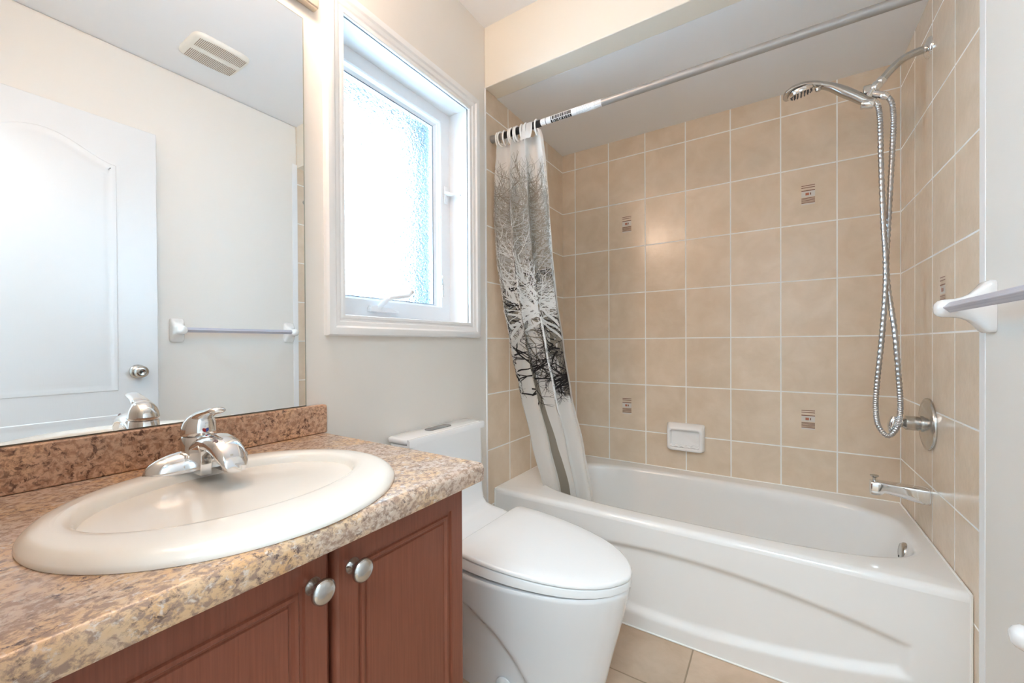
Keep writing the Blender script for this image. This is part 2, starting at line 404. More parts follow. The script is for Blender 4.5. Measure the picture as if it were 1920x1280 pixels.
# crank operator
b = MB(); cyy = 1.0
b.loft([[(FX+dx, y, z) for (y, z) in ((.948, 1.197), (1.075, 1.197), (1.078, 1.205), (1.03, 1.216), (.98, 1.222), (.955, 1.220), (.946, 1.208))] for dx in (0, .014, .020)])
crank = b.build('crank', M_vinyl, win, smooth=30, bevel=.003)
pth = catmull([(FX+.015, .985, 1.213), (FX+.034, 1.000, 1.236), (FX+.042, 1.022, 1.249), (FX+.040, 1.060, 1.256), (FX+.037, 1.100, 1.264), (FX+.037, 1.112, 1.270), (FX+.040, 1.124, 1.285)], 5)
MB().tube(pth, [.009]*6+[.0075]*(len(pth)-12)+[.007]*2+[.009]*4, 12).build('handle', M_vinyl, crank)
# sash lock lever on the right stile
b = MB().box(FX, 1.352, 1.688, FX+.008, 1.372, 1.765)
lock = b.build('lock', M_vinyl, win, bevel=.003)
pth = catmull([(FX+.006, 1.362, 1.735), (FX+.030, 1.364, 1.726), (FX+.050, 1.368, 1.724), (FX+.075, 1.372, 1.716)], 5)
MB().tube(pth, [.016-.009*sm(i/(len(pth)-1)*1.4) for i in range(len(pth))], 12, flat=(1, .55)).build('lever', M_vinyl, lock)
b = MB().box(FX-.001, 1.338, 1.285, FX+.002, 1.345, 1.335).box(FX-.001, 1.340, 1.340, FX+.0015, 1.343, 1.362).box(FX-.001, 1.339, 1.368, FX+.0015, 1.344, 1.378)
b.build('hinge', M_nickel, win, smooth=0)

# ------------------------------------------------------------------ door (seen in the mirror)
DX0, DX1, DY0, DY1, DZ1 = .367, .402, .002, .766, 2.121
door = sstruct('door_1', (DX1, DY0, 0))
MB().box(DX0, DY0, .012, DX1, DY1, DZ1).build('leaf', M_door, door, bevel=.002)
def offset_poly(pts, d):
    out = []; n = len(pts)
    for i in range(n):
        p0, p1, p2 = (Vector(pts[i-1]), Vector(pts[i]), Vector(pts[(i+1) % n]))
        n1 = Vector((-(p1-p0).y, (p1-p0).x)).normalized(); n2 = Vector((-(p2-p1).y, (p2-p1).x)).normalized()
        m_ = (n1+n2); m_ = m_/max(m_.dot(n1), .3) if m_.length else n1
        out.append(tuple(p1+m_*d))
    return out
def door_panel(pts):
    b = MB(); prof = [(0, 0), (.003, .0022), (.010, .0026), (.018, .0008), (.030, .0008), (.040, .0022), (.052, .0030)]
    rings = []
    for d_, e in prof:
        rings.append([(DX0-e, y, z) for y, z in offset_poly(pts, d_)])
    b.loft(rings, False, True)
    return b.build('panel', M_door, door, smooth=30)
py0, py1 = .150, .618
arch = [(py0, .875), (py1, .875), (py1, 1.915)]
for k in range(1, 25):
    s = k/25; arch.append((lerp(py1, py0, s), 1.915+.085*(math.sin(PI*s)**1.7)))
arch.append((py0, 1.915))
door_panel(arch)
door_panel([(py0, .25), (py1, .25), (py1, .765), (py0, .765)])
kn = MB().lathe([(.033, 0), (.033, -.004), (.030, -.009), (.016, -.013), (.012, -.022), (.015, -.032), (.026, -.040), (.0285, -.050), (.026, -.058), (.017, -.063), (.011, -.063), (.009, -.061), (.0, -.061)], (DX0, .687, .960), 'x', 32)
knob = kn.build('knob', M_nickel, door, smooth=50)
MB().lathe([(.004, 0), (.004, -.003), (0, -.003)], (DX0-.061, .687, .960), 'x', 12).build('lock_pin', M_dark, knob)
MB().box(DX0+.008, DY1-.001, .935, DX1-.008, DY1+.002, .985).build('latch_plate', M_nickel, door)

# ================================================================== MIRROR + LIGHT
mir = thing('mirror', (XL+.004, .32, .93), 'large frameless wall mirror above the brown backsplash', 'mirror')
MB().box(XL+.0005, -.015, .9135, XL+.0055, .655, 1.984).build('glass', M_mirror, mir, smooth=0)
MB().box(XL+.0003, .6545, .9135, XL+.0060, .6568, 1.984).box(XL+.0003, -.015, 1.9835, XL+.0060, .6568, 1.9855).build('edge', mat('mirror_edge', (.35, .36, .30), .3), mir, smooth=0)
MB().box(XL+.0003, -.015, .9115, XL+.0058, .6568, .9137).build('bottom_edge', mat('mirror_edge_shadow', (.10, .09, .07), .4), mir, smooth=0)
vl = thing('vanity_light', (XL, .345, 2.075), 'vanity light bar with lit globe bulbs above the mirror, only its lower corner in view', 'light')
MB().box(XL+.0005, .0, 2.024, XL+.026, .692, 2.165).build('back_plate', M_brass, vl, bevel=.004)
for y in (.09, .26, .43, .60):
    MB().lathe([(.022, 0), (.022, .018), (.016, .022)], (XL+.026, y, 2.13), 'x', 20).build('socket', M_brass, vl)
    MB().lathe([(.0135, .02)]+[(.046*math.sin(PI*k/14), .088-.046*math.cos(PI*k/14)) for k in range(2, 15)], (XL+.026, y, 2.13), 'x', 20).build('bulb', M_bulb, vl)

# ================================================================== VANITY
CB0, CB1, CF = .045, .672, -.562
cab = thing('vanity_cabinet', ((XL+CF)/2, (CB0+CB1)/2, 0), 'reddish brown vanity cabinet under the granite-look countertop', 'cabinet')
b = MB()
b.box(XL+.002, CB0, .09, CF, CB0+.016, .790).box(XL+.002, CB1-.016, .09, CF, CB1, .790).box(XL+.002, CB0, .09, CF, CB1, .106)
b.box(CF-.018, CB0, .09, CF, CB1, .125).box(CF-.018, CB0, .755, CF, CB1, .790).box(CF-.018, CB0, .09, CF, CB0+.03, .79).box(CF-.018, CB1-.03, .09, CF, CB1, .79).box(CF-.018, .345, .09, CF, .39, .79)
b.box(XL+.002, CB0+.01, .002, CF-.06, CB1-.01, .09)
b.build('body', M_wood, cab, smooth=0)
def cab_door(y0, y1, ky):
    z0, z1, xf, xb = .11, .7865, -.545, -.561
    b = MB()
    # slab: outer edge profile, frame, moulding, recessed field
    pts = [(y0, z0), (y1, z0), (y1, z1), (y0, z1)]
    prof = [(0, xb), (0, xf-.008), (.0025, xf-.003), (.007, xf)]
    def ring(d_, x): return [(x, y0+d_, z0+d_), (x, y1-d_, z0+d_), (x, y1-d_, z1-d_), (x, y0+d_, z1-d_)]
    b.loft([ring(d_, x) for d_, x in prof]+[ring(.0395, xf)], True, False)
    o = b.build('door', M_wood, cab, smooth=30)
    b = MB(); b.loft([ring(.0395, xf), ring(.041, xf-.004), ring(.046, xf-.0045), ring(.048, xf-.0015), ring(.053, xf-.0015), ring(.056, xf-.006), ring(.0595, xf-.0065)], False, False)
    b.build('moulding', M_wood, o, smooth=25)
    b = MB(); b.loft([ring(.0595, xf-.0065), ring(.061, xf-.0045), ring(.07, xf-.0045)], False, True)
    b.build('field', M_wood, o, smooth=25)
    MB().lathe([(.0125, 0), (.0115, .002), (.0075, .006), (.0065, .012), (.008, .017), (.0145, .0195), (.0178, .023), (.0172, .027), (.0135, .0305), (.007, .0325), (0, .033)], (xf, ky, .741), 'x', 28).build('knob', M_nickel, o, smooth=60)
    return o
cab_door(.055, .363, .336)
cab_door(.370, .672, .401)

# countertop with rolled front edge, oval cut-out and backsplash
CT, CTH, CXF, CY0, CY1 = .830, .038, -.516, -.012, .704
SC = (-.750, .341); SA, SB = .2535, .231       # sink centre, half length along y and half depth along x
cnt = thing('countertop', (-.8, .35, .79), 'granite-pattern laminate vanity countertop with rolled front edge and backsplash', 'countertop')
bm = bmesh.new()
prof = [(XL+.020, CT), (CXF-.013, CT)]
for k in range(1, 7):
    an = PI/2*k/6; prof.append((CXF-.013+.013*math.sin(an), CT-.013+.013*math.cos(an)))
prof += [(CXF, CT-CTH+.006), (CXF-.002, CT-CTH+.001), (CXF-.006, CT-CTH), (XL+.020, CT-CTH)]
# top face with hole
ell = [(SC[0]+.205*math.cos(2*PI*k/64), SC[1]+.228*math.sin(2*PI*k/64)) for k in range(64)]
def face_with_hole(z):
    o_ = [bm.verts.new((x, y, z)) for x, y in ((XL+.002, CY0), (CXF-.013 if z == CT else CXF-.006, CY0), (CXF-.013 if z == CT else CXF-.006, CY1), (XL+.002, CY1))]
    i_ = [bm.verts.new((x, y, z)) for x, y in ell]
    es = [bm.edges.new((o_[k], o_[(k+1) % 4])) for k in range(4)]+[bm.edges.new((i_[k], i_[(k+1) % 64])) for k in range(64)]
    bmesh.ops.triangle_fill(bm, use_beauty=True, edges=es)
    return i_
t1 = face_with_hole(CT); t2 = face_with_hole(CT-CTH)
for k in range(64): bm.faces.new((t1[k], t1[(k+1) % 64], t2[(k+1) % 64], t2[k]))
pr = [(XL+.002, CT)]+prof[1:-1]+[(XL+.002, CT-CTH)]
r0 = [bm.verts.new((x, CY0, z)) for x, z in pr]; r1 = [bm.verts.new((x, CY1, z)) for x, z in pr]
for k in range(1, len(pr)-2): bm.faces.new((r0[k], r0[k+1], r1[k+1], r1[k]))
bm.faces.new(r0); bm.faces.new(list(reversed(r1)))
tmp = bpy.data.meshes.new('tmp'); bmesh.ops.remove_doubles(bm, verts=bm.verts, dist=1e-5); bm.to_mesh(tmp); bm.free()
b = MB().add([v.co for v in tmp.vertices], [list(p.vertices) for p in tmp.polygons])
b.build('slab', M_gran, cnt, smooth=30)
# backsplash, rounded top corner at the free end
b = MB(); ys1 = .712; sp_pts = [(CY0, CT+.0005), (ys1, CT+.0005), (ys1, .905)]
for k in range(1, 5): an = PI/2*k/4; sp_pts.append((ys1-.008+.008*math.cos(an), .905+.006*math.sin(an)))
sp_pts.append((CY0, .911))
b.loft([[(x, y, z) for y, z in sp_pts] for x in (XL+.001, XL+.019)])
b.build('backsplash', M_splash, cnt, smooth=30, bevel=.003)

# ================================================================== SINK
snk = thing('sink', (SC[0], SC[1], CT), 'cream-white oval drop-in sink set into the granite-look countertop', 'sink')
def ell_ring(cx_, cy_, bx, ay, z, n=96): return [(cx_+bx*math.cos(2*PI*k/n), cy_+ay*math.sin(2*PI*k/n), z) for k in range(n)]
ox, oy = -.768, .341
R_ = []
for k, (dx, z) in enumerate([(0, CT+.0005), (.0005, CT+.004), (-.0015, CT+.0075), (-.006, CT+.0125), (-.013, CT+.0165), (-.022, CT+.0185), (-.034, CT+.019)]):
    R_.append(ell_ring(SC[0], SC[1], SB+dx, SA+dx, z))
for f_, z in [(1.10, CT+.019), (1.05, CT+.0183), (1.02, CT+.0165), (1.0, CT+.0125), (.985, CT+.005), (.97, CT-.008), (.945, CT-.032), (.895, CT-.066), (.80, CT-.098), (.62, CT-.121), (.38, CT-.131), (.14, CT-.135)]:
    R_.append(ell_ring(ox, oy, .147*f_, .2015*f_, z))
for dx, z in [(.03, CT-.145)]: R_.append(ell_ring(ox, oy, .02, .02, z))
# underside shell
R2 = [ell_ring(SC[0], SC[1], SB-.03, SA-.03, CT-.002), ell_ring(ox, oy, .152, .207, CT-.003), ell_ring(ox, oy, .150, .204, CT-.03), ell_ring(ox, oy, .132, .178, CT-.09), ell_ring(ox, oy, .075, .1, CT-.137), ell_ring(ox, oy, .025, .025, CT-.150)]
MB().loft(R_, True, True).build('basin', M_sink, snk, smooth=60)
MB().lathe([(.0, .004), (.012, .004), (.017, .002), (.021, -.001), (.021, -.006)], (ox, oy, CT-.131), 'z', 28).build('drain', M_chrome, snk)
MB().lathe([(.022, .0), (.021, .0025), (.012, .003), (0, .003)], (-.626-.008, .341, CT-.030), ((Vector((0, 1, 0)), Vector((.3, 0, .95)), Vector((-.95, 0, .3)))), 24).build('overflow_ring', M_chrome, snk)

# ================================================================== FAUCET
FYC, FXC, FZ = .345, -.938, CT+.0175
fau = thing('faucet', (FXC, FYC, FZ), 'chrome single-lever faucet on the back rim of the oval sink', 'faucet')
def ov(cx_, cy_, rx, ry, z, n=28, ex=2.0):
    o_ = []
    for k in range(n):
        c, s = math.cos(2*PI*k/n), math.sin(2*PI*k/n)
        o_.append((cx_+rx*abs(c)**(2/ex)*math.copysign(1, c), cy_+ry*abs(s)**(2/ex)*math.copysign(1, s), z))
    return o_
MB().loft([ov(FXC, FYC, .030, .088, FZ-.002, 40), ov(FXC, FYC, .030, .088, FZ+.002, 40), ov(FXC, FYC, .027, .083, FZ+.005, 40)]).build('base_plate', M_chrome, fau)
for sgn in (-1, 1):                              # swept tapering wings
    rings = []
    for k in range(13):
        s = k/12; y = FYC+sgn*(.026+.062*s); r = .027*math.sqrt(max(0, 1-s**1.7))+.0012
        rings.append([(FXC+r*1.02*math.cos(PI*j/12), y, FZ+.002+r*1.15*math.sin(PI*j/12)) for j in range(13)]+[(FXC-r*1.02, y, FZ-.001), (FXC+r*1.02, y, FZ-.001)])
    MB().loft(rings).build('wing', M_chrome, fau, smooth=50)
bd = [ov(FXC-.002, FYC, .034, .034, FZ+.000), ov(FXC-.002, FYC, .0335, .033, FZ+.015), ov(FXC-.003, FYC, .031, .030, FZ+.040), ov(FXC-.003, FYC, .0295, .0285, FZ+.058), ov(FXC-.003, FYC, .0275, .027, FZ+.060)]
body = MB().loft(bd).build('body', M_chrome, fau, smooth=50)
# lever: tilted dome running out into a paddle towards the user
rings = []
lev = [(-.006, .088, .012, .006), (.008, .096, .0175, .010), (.020, .101, .0185, .0105), (.034, .106, .0165, .009), (.050, .1105, .0150, .0075), (.064, .1135, .0150, .007), (.076, .1155, .0148, .0065), (.084, .1160, .012, .0055), (.0885, .1155, .006, .003), (.0895, .1155, .002, .001)]
for dx, dz, ry, rz in lev:
    rings.append([(FXC-.003+dx, FYC+ry*math.cos(2*PI*j/24), FZ-.002+dz+rz*math.sin(2*PI*j/24)) for j in range(24)])
b = MB().loft(rings)
b.loft([ov(FXC-.003+ox_, FYC, rx_, ry_, FZ+z_) for rx_, ry_, z_, ox_ in ((.0275, .0265, .0605, 0), (.0305, .0292, .062, 0), (.0308, .0295, .068, 0), (.0295, .0285, .077, .001), (.0265, .026, .086, .003), (.0215, .0215, .0945, .006), (.0150, .0155, .101, .009), (.007, .008, .1045, .011), (.001, .001, .1055, .012))])
lever = b.build('lever', M_chrome, fau, smooth=70)
axd = Vector((.95, 0, .25)).normalized()
b = MB(); b.lathe([(.0055, 0), (.0052, .0015), (0, .0018)], (FXC+.0262, FYC, FZ+.0735), (Vector((0, 1, 0)), axd.cross(Vector((0, 1, 0))), axd), 20)
for i, f in enumerate(b.f):
    c = sum((Vector(b.v[j]) for j in f), Vector())/len(f)
    b.m[i] = 0 if c.y < FYC else 1
b.build('temperature_dot', [M_red, M_blue], lever)
# spout: arched hollow nose with flat triangular cheeks
rings = []
spt = [(.005, .038, .024, .018), (.030, .052, .0245, .017), (.055, .060, .025, .017), (.085, .062, .0255, .0175), (.110, .057, .0255, .018), (.130, .047, .0245, .016), (.145, .035, .021, .012), (.151, .027, .015, .007)]
for dx, dz, ry, rz in spt:
    rings.append([(FXC+dx, FYC+ry*abs(math.cos(2*PI*j/28))**.8*math.copysign(1, math.cos(2*PI*j/28)), FZ-.008+dz+rz*abs(math.sin(2*PI*j/28))**.9*math.copysign(1, math.sin(2*PI*j/28))) for j in range(28)])
sp = MB().loft(rings).build('spout', M_chrome, fau, smooth=60)
b = MB()
for sgn in (-1, 1):
    y = FYC+sgn*.0245
    tri = [(FXC+.004, FZ-.001), (FXC+.074, FZ-.001), (FXC+.076, FZ+.022), (FXC+.072, FZ+.042), (FXC+.060, FZ+.052), (FXC+.034, FZ+.042)]
    b.loft([[(x, y-sgn*.016, z) for x, z in tri], [(x, y+sgn*.002, z) for x, z in tri]])
b.build('cheek', M_chrome, sp, smooth=20, bevel=.0015)
MB().lathe([(.0105, 0), (.0115, .002), (.0115, .016), (.010, .018)], (FXC+.128, FYC, FZ+.011), 'z', 24).build('aerator', M_nickel, sp)
# small raised rose flag shape on the near flank of the spout
b = MB(); mu = Vector((1, 0, -.12)).normalized(); mn = Vector((.08, -.66, .74)).normalized(); mv = mn.cross(mu).normalized(); mv = mv if mv.z > 0 else -mv
mo = Vector((FXC+.106, FYC-.0196, FZ+.0625))
for u0, v0, u1, v1 in ((0, 0, .0011, .0070), (.0011, .0059, .0058, .0070), (.0011, .0028, .0058, .0037), (.0049, .0037, .0058, .0059)):
    b.loft([[mo+mu*u_+mv*v_+mn*h_ for u_, v_ in ((u0, v0), (u1, v0), (u1, v1), (u0, v1))] for h_ in (-.0012, .0009)])
b.build('flag_mark', mat('dull_rose_mark', (.42, .30, .31), .5), sp, smooth=0)

# ================================================================== TOILET
TCY = 1.145
toi = thing('toilet', (-.70, TCY, 0), 'white skirted one-piece toilet with closed lid between vanity and tub', 'toilet')
half = [(-.828, .150), (-.826, .175), (-.818, .193), (-.80, .203), (-.74, .2055), (-.68, .2035), (-.62, .1965), (-.57, .187), (-.52, .174), (-.47, .156), (-.43, .135), (-.395, .109), (-.367, .079), (-.348, .048), (-.338, .022)]
def outline():
    R = [(x, TCY+h_) for x, h_ in half]; Lf = [(x, TCY-h_) for x, h_ in reversed(half)]
    return R+[(-.335, TCY)]+Lf
OUT = outline()
def off_out(d_): return offset_poly([Vector(p) for p in OUT], d_)
# polygon order: going +y side back->tip then -y side: clockwise -> normals outward are negative
tilt = lambda x: .028*(-.335-x)/.49
def slab_part(zb, zt, e0, ztop_dome=0.0, tilt_b=1.0, tilt_t=1.0, roundr=.004):
    b = MB(); rings = []
    def rg(d_, zfun): return [(x, y, zfun(x)) for x, y in off_out(d_)]
    rings.append(rg(e0+.003, lambda x: zb+tilt_b*tilt(x)))
    rings.append(rg(e0, lambda x: zb+.002+tilt_b*tilt(x)))
    rings.append(rg(e0, lambda x: zt-roundr+tilt_t*tilt(x)))
    rings.append(rg(e0+roundr*.35, lambda x: zt-roundr*.3+tilt_t*tilt(x)))
    rings.append(rg(e0+roundr*1.1, lambda x: zt+tilt_t*tilt(x)))
    rings.append([(lerp(x, -.6, .25), lerp(y, TCY, .25), zt+ztop_dome*.7+tilt_t*tilt(lerp(x, -.6, .25))) for x, y in off_out(e0)])
    rings.append([(lerp(x, -.6, .7), lerp(y, TCY, .7), zt+ztop_dome+tilt_t*tilt(lerp(x, -.6, .7))) for x, y in off_out(e0)])
    b.loft(rings)
    return b
sg = 1 if (Vector(off_out(.01)[7])-Vector((-.6, TCY))).length < (Vector(OUT[7])-Vector((-.6, TCY))).length else -1
_oo = off_out
off_out = lambda d_: _oo(sg*d_)
slab_part(.428, .4405, .002, .0035, roundr=.006).build('lid', M_lid, toi, smooth=50)
slab_part(.4045, .4255, .0035, 0, tilt_b=.55, roundr=.003).build('seat', M_lid, toi, smooth=50)
# bowl + skirt: dense loft with the sculpted trap recess on the sides
def bowl_ring(z):
    fx = interp([(0, -.438), (.02, -.432), (.1, -.412), (.2, -.388), (.30, -.362), (.36, -.348), (.395, -.341), (.405, -.345)], z)
    fy = interp([(0, .62), (.05, .64), (.15, .72), (.25, .82), (.33, .91), (.38, .965), (.398, .985), (.405, .97)], z)
    o_ = []
    xb = -.99
    full = [(xb, .0), (xb, .08), (xb+.004, .15), (xb+.02, .178), (xb+.05, .186), (xb+.10, .190), (-.84, .196)]+[(x, h_) for x, h_ in half if x > -.81]+[(-.335, 0)]
    # resample densely
    dense = []
    for (x0, h0), (x1, h1) in zip(full, full[1:]):
        nn = max(1, int(math.hypot(x1-x0, h1-h0)/.012))
        for k in range(nn): dense.append((lerp(x0, x1, k/nn), lerp(h0, h1, k/nn)))
    dense.append(full[-1])
    def mp_(x, h_):
        u = (x-xb)/(-.335-xb); X = xb+u*(fx-xb); H = h_*fy
        xc = interp([(0, -.575), (.10, -.60), (.18, -.64), (.24, -.69), (.29, -.76), (.315, -.84), (.33, -.95)], z)   # recess boundary
        k_ = sm((xc-X)/.012)*sm((.33-z)/.01)
        H -= .016*k_*sm(h_/.1)
        return X, H
    P = [mp_(x, h_) for x, h_ in dense]
    return [(x, TCY+h_, z) for x, h_ in P]+[(x, TCY-h_, z) for x, h_ in reversed(P[1:-1])]
zs = [0, .004, .02, .04, .06]+[.06+.01*k for k in range(1, 34)]+[.398, .404]
b = MB().loft([bowl_ring(z) for z in zs])
b.build('bowl', M_toilet, toi, smooth=60)
# deck and tank as one swept column
def rr(x0, x1, hy, z, r=.03, n=6):
    pts = []
    for (cx_, cy_, a0) in ((x1-r, TCY-.010+hy-r, 0), (x0+r, TCY-.010+hy-r, PI/2), (x0+r, TCY-.010-hy+r, PI), (x1-r, TCY-.010-hy+r, 1.5*PI)):
        for k in range(n+1): pts.append((cx_+r*math.cos(a0+PI/2*k/n), cy_+r*math.sin(a0+PI/2*k/n), z))
    return pts
xb = XL+.012
tk = [rr(xb+.01, -.835, .185, .39), rr(xb+.004, -.833, .190, .428), rr(xb+.002, -.838, .190, .441), rr(xb, -.865, .190, .4475), rr(xb, -.915, .190, .452), rr(xb, -.948, .191, .462), rr(xb, -.962, .193, .480), rr(xb, -.970, .1965, .515), rr(xb, -.974, .199, .56), rr(xb, -.976, .201, .65), rr(xb, -.977, .202, .755)]
MB().loft(tk).build('tank', M_toilet, toi, smooth=40)
def rr_lid(e, z): return rr(xb-.002+e, -.988-e, .2035-e, z, .018)
MB().loft([rr_lid(.002, .758), rr_lid(0, .7605), rr_lid(0, .770), rr_lid(.002, .7735), rr_lid(.006, .775)]).build('tank_lid', M_toilet, toi, smooth=50)
fp = [[(x, TCY-.010+s_*(.202-e_), z) for s_ in (-1, 1) for (x, z) in ([(-.989, .75), (-.977, .75), (-.977, .770), (-.980, .7742), (-.989, .7745)] if s_ < 0 else [(-.989, .75), (-.977, .75), (-.977, .770), (-.980, .7742), (-.989, .7745)])] for e_ in (0,)][0]
MB().add(fp, [(0, 1, 6, 5), (1, 2, 7, 6), (2, 3, 8, 7), (3, 4, 9, 8), (4, 0, 5, 9), (4, 3, 2, 1, 0), (5, 6, 7, 8, 9)]).build('tank_front', M_toilet, toi, smooth=50)
MB().loft([rr(-1.058, -1.020, .060, .7745, .015), rr(-1.058, -1.020, .060, .7775, .015), rr(-1.056, -1.022, .058, .7785, .014)]).build('flush_button', M_grayplate, toi)
MB().lathe([(.03, 0), (.03, .004), (.026, .007), (0, .008)], (-.68, TCY-.120, .055), ((Vector((1, 0, 0)), Vector((0, 0, 1)), Vector((0, -1, 0)))), 28).build('bolt_cap', M_toilet, toi)

# ================================================================== BATHTUB
tub = thing('bathtub', ((XL+XR)/2, (YT+D)/2, 0), 'white enamel alcove bathtub with arched apron panel', 'bathtub')
X0, X1, Y0, Y1 = XL+.001, XR+.003, YT, D-.003
tcx, tcy = -.296, 1.952
def tub_open(f_, z, grow=0.0, shift=0.0, n=128, ex=3.4, hx=.676, hy=.284):
    o_ = []
    for k in range(n):
        an = 2*PI*k/n; c, s = math.cos(an), math.sin(an)
        o_.append((tcx+shift+(hx*f_+grow)*abs(c)**(2/ex)*math.copysign(1, c), tcy+(hy*f_+grow)*abs(s)**(2/ex)*math.copysign(1, s), z))
    return o_
def tub_rect(inset, z):
    x0, x1, y0, y1 = X0, X1, Y0+inset, Y1; o_ = []
    for px, py, _ in tub_open(1, 0):
        dx, dy = px-tcx, py-tcy
        t = min(((x1-tcx) if dx > 0 else (tcx-x0))/max(abs(dx), 1e-9), ((y1-tcy) if dy > 0 else (tcy-y0))/max(abs(dy), 1e-9))
        o_.append([tcx+dx*t, tcy+dy*t, z])
    for tx in (x0, x1):
        for ty in (y0, y1):
            j = min(range(len(o_)), key=lambda i: (o_[i][0]-tx)**2+(o_[i][1]-ty)**2); o_[j] = [tx, ty, z]
    return o_
rings = [tub_rect(0, ZRIM-.022), tub_rect(.0015, ZRIM-.014), tub_rect(.006, ZRIM-.006), tub_rect(.013, ZRIM-.0015), tub_rect(.022, ZRIM), ]
rings += [tub_open(1, ZRIM+.0, .022), tub_open(1, ZRIM-.001, .012), tub_open(1, ZRIM-.006, .004), tub_open(1, ZRIM-.016, -.002)]
for z, f_, sh in ((.36, .985, .004), (.28, .955, .012), (.18, .915, .022), (.11, .875, .03), (.08, .83, .034), (.066, .72, .04), (.06, .4, .05)):
    rings.append(tub_open(1, z, 0, sh, hx=.676*f_-(.03 if z < .3 else .01), hy=.284*f_))
MB().loft(rings, False, True).build('basin', M_tub, tub, smooth=60)
# apron with lens-shaped recess
nx, nz_ = 150, 70; b = MB(); vs = []
for j in range(nz_+1):
    z = (ZRIM-.022)*j/nz_
    for i in range(nx+1):
        x = lerp(X0, X1, i/nx)
        q = (x-(-.335))/.66
        top = .318-.082*q*q; bot = .050+.088*q*q
        w_ = min((top-z)/.026, (z-bot)/.034, (.648-abs(x+.335))/.016)
        dp = .016*sm(w_)
        vs.append((x, YT+dp, z))
fs = [(j*(nx+1)+i, j*(nx+1)+i+1, (j+1)*(nx+1)+i+1, (j+1)*(nx+1)+i) for j in range(nz_) for i in range(nx)]
b.add(vs, fs)
b.build('apron', M_tub, tub, smooth=60)
MB().lathe([(.036, .0), (.0355, .006), (.031, .012), (.014, .014), (0, .014)], (.3695, 1.945, .352), ((Vector((0, 1, 0)), Vector((.12, 0, .99)), Vector((-.99, 0, .12)))), 32).build('overflow_plate', M_nickel, tub, smooth=50)
MB().lathe([(.004, 0), (.004, .003), (0, .004)], (.356, 1.945, .339), ((Vector((0, 1, 0)), Vector((.12, 0, .99)), Vector((-.99, 0, .12)))), 10).build('screw', M_dark, tub)
MB().lathe([(.03, 0), (.03, .003), (.02, .005), (0, .005)], (.20, 1.952, .060), 'z', 28).build('drain', M_chrome, tub)
cq = MB().tube([(XL+.004, YT-.001, .0032), (XR, YT-.001, .0032)], .003, 8)
cq.tube([(XR+.002, YT, .004), (XR+.002, YT, ZRIM), (XR+.002, D-.005, ZRIM)], .0035, 8).tube([(XL+.003, YT, .004), (XL+.003, YT, ZRIM-.004), (XL+.003, D-.005, ZRIM-.001)], .0035, 8).tube([(XL+.002, D-.004, ZRIM), (XR, D-.004, ZRIM)], .0035, 8)
cq.build('caulk_bead', mat('white_caulk', (.88, .87, .84), .4), tub)

# ================================================================== CURTAIN ROD, RINGS, CURTAIN
RY, RZ, RR = 1.575, 2.028, .0136
rod = thing('curtain_rod', ((XL+XR)/2, RY, RZ), 'grey metal tension rod spanning the tub alcove', 'curtain rod')
MB().tube([(XL+.010, RY, RZ), (-.55, RY, RZ)], RR, 24).tube([(-.60, RY, RZ), (XR-.010, RY, RZ)], RR+.0006, 24).build('tube', M_steel, rod)
for x0, x1 in ((XL-.001, XL+.02), (XR+.006, XR-.015)):
    MB().lathe([(.0165, 0), (.0165, abs(x1-x0)*.6), (.0145, abs(x1-x0))], (x0, RY, RZ), (Vector((0, 1, 0)), Vector((0, 0, 1)), Vector((1 if x1 > x0 else -1, 0, 0))), 24).build('end_cap', M_steel, rod)
LX0, LX1 = -1.03, -.570
b = MB()
def band(x0, x1, mi, a0=0, a1=2*PI, r=RR+.0006, n=32):
    k0 = [(RY+r*math.cos(a0+(a1-a0)*k/n), RZ+r*math.sin(a0+(a1-a0)*k/n)) for k in range(n+1)]
    b.loft([[(x0, y, z) for y, z in k0], [(x1, y, z) for y, z in k0]], False, False, False, mi)
band(LX0, -.838, 1); band(-.838, LX1, 0)
# print on the label: bar code and rows of illegible small type, facing down and towards the room
rnd = random.Random(4)
band(-.815, -.8125, 1, r=RR+.0009)
for lo, hi in ((PI*.86, PI*1.16), (PI*1.20, PI*1.50)):
    x = -.790
    while x < -.695:
        wd = rnd.choice((.0016, .0026, .005, .007)); band(x, min(x+wd, -.692), 1, lo, hi, RR+.0009, 8); x += wd+rnd.choice((.001, .0016, .0028))
for row in range(7):
    a_ = PI*(.84+.1*row); x = -.675
    while x < -.615:
        wd = rnd.uniform(.003, .009); band(x, x+wd, 2, a_, a_+.06, RR+.0009, 3); x += wd+.002
for row in range(4):
    a_ = PI*(.9+.14*row); band(-.60, -.60+rnd.uniform(.002, .006), 2, a_, a_+.05, RR+.0009, 3)
    band(-.832, -.822, 2, a_, a_+.05, RR+.0009, 3)
b.build('paper_label', [M_paper, M_black, M_text], rod)

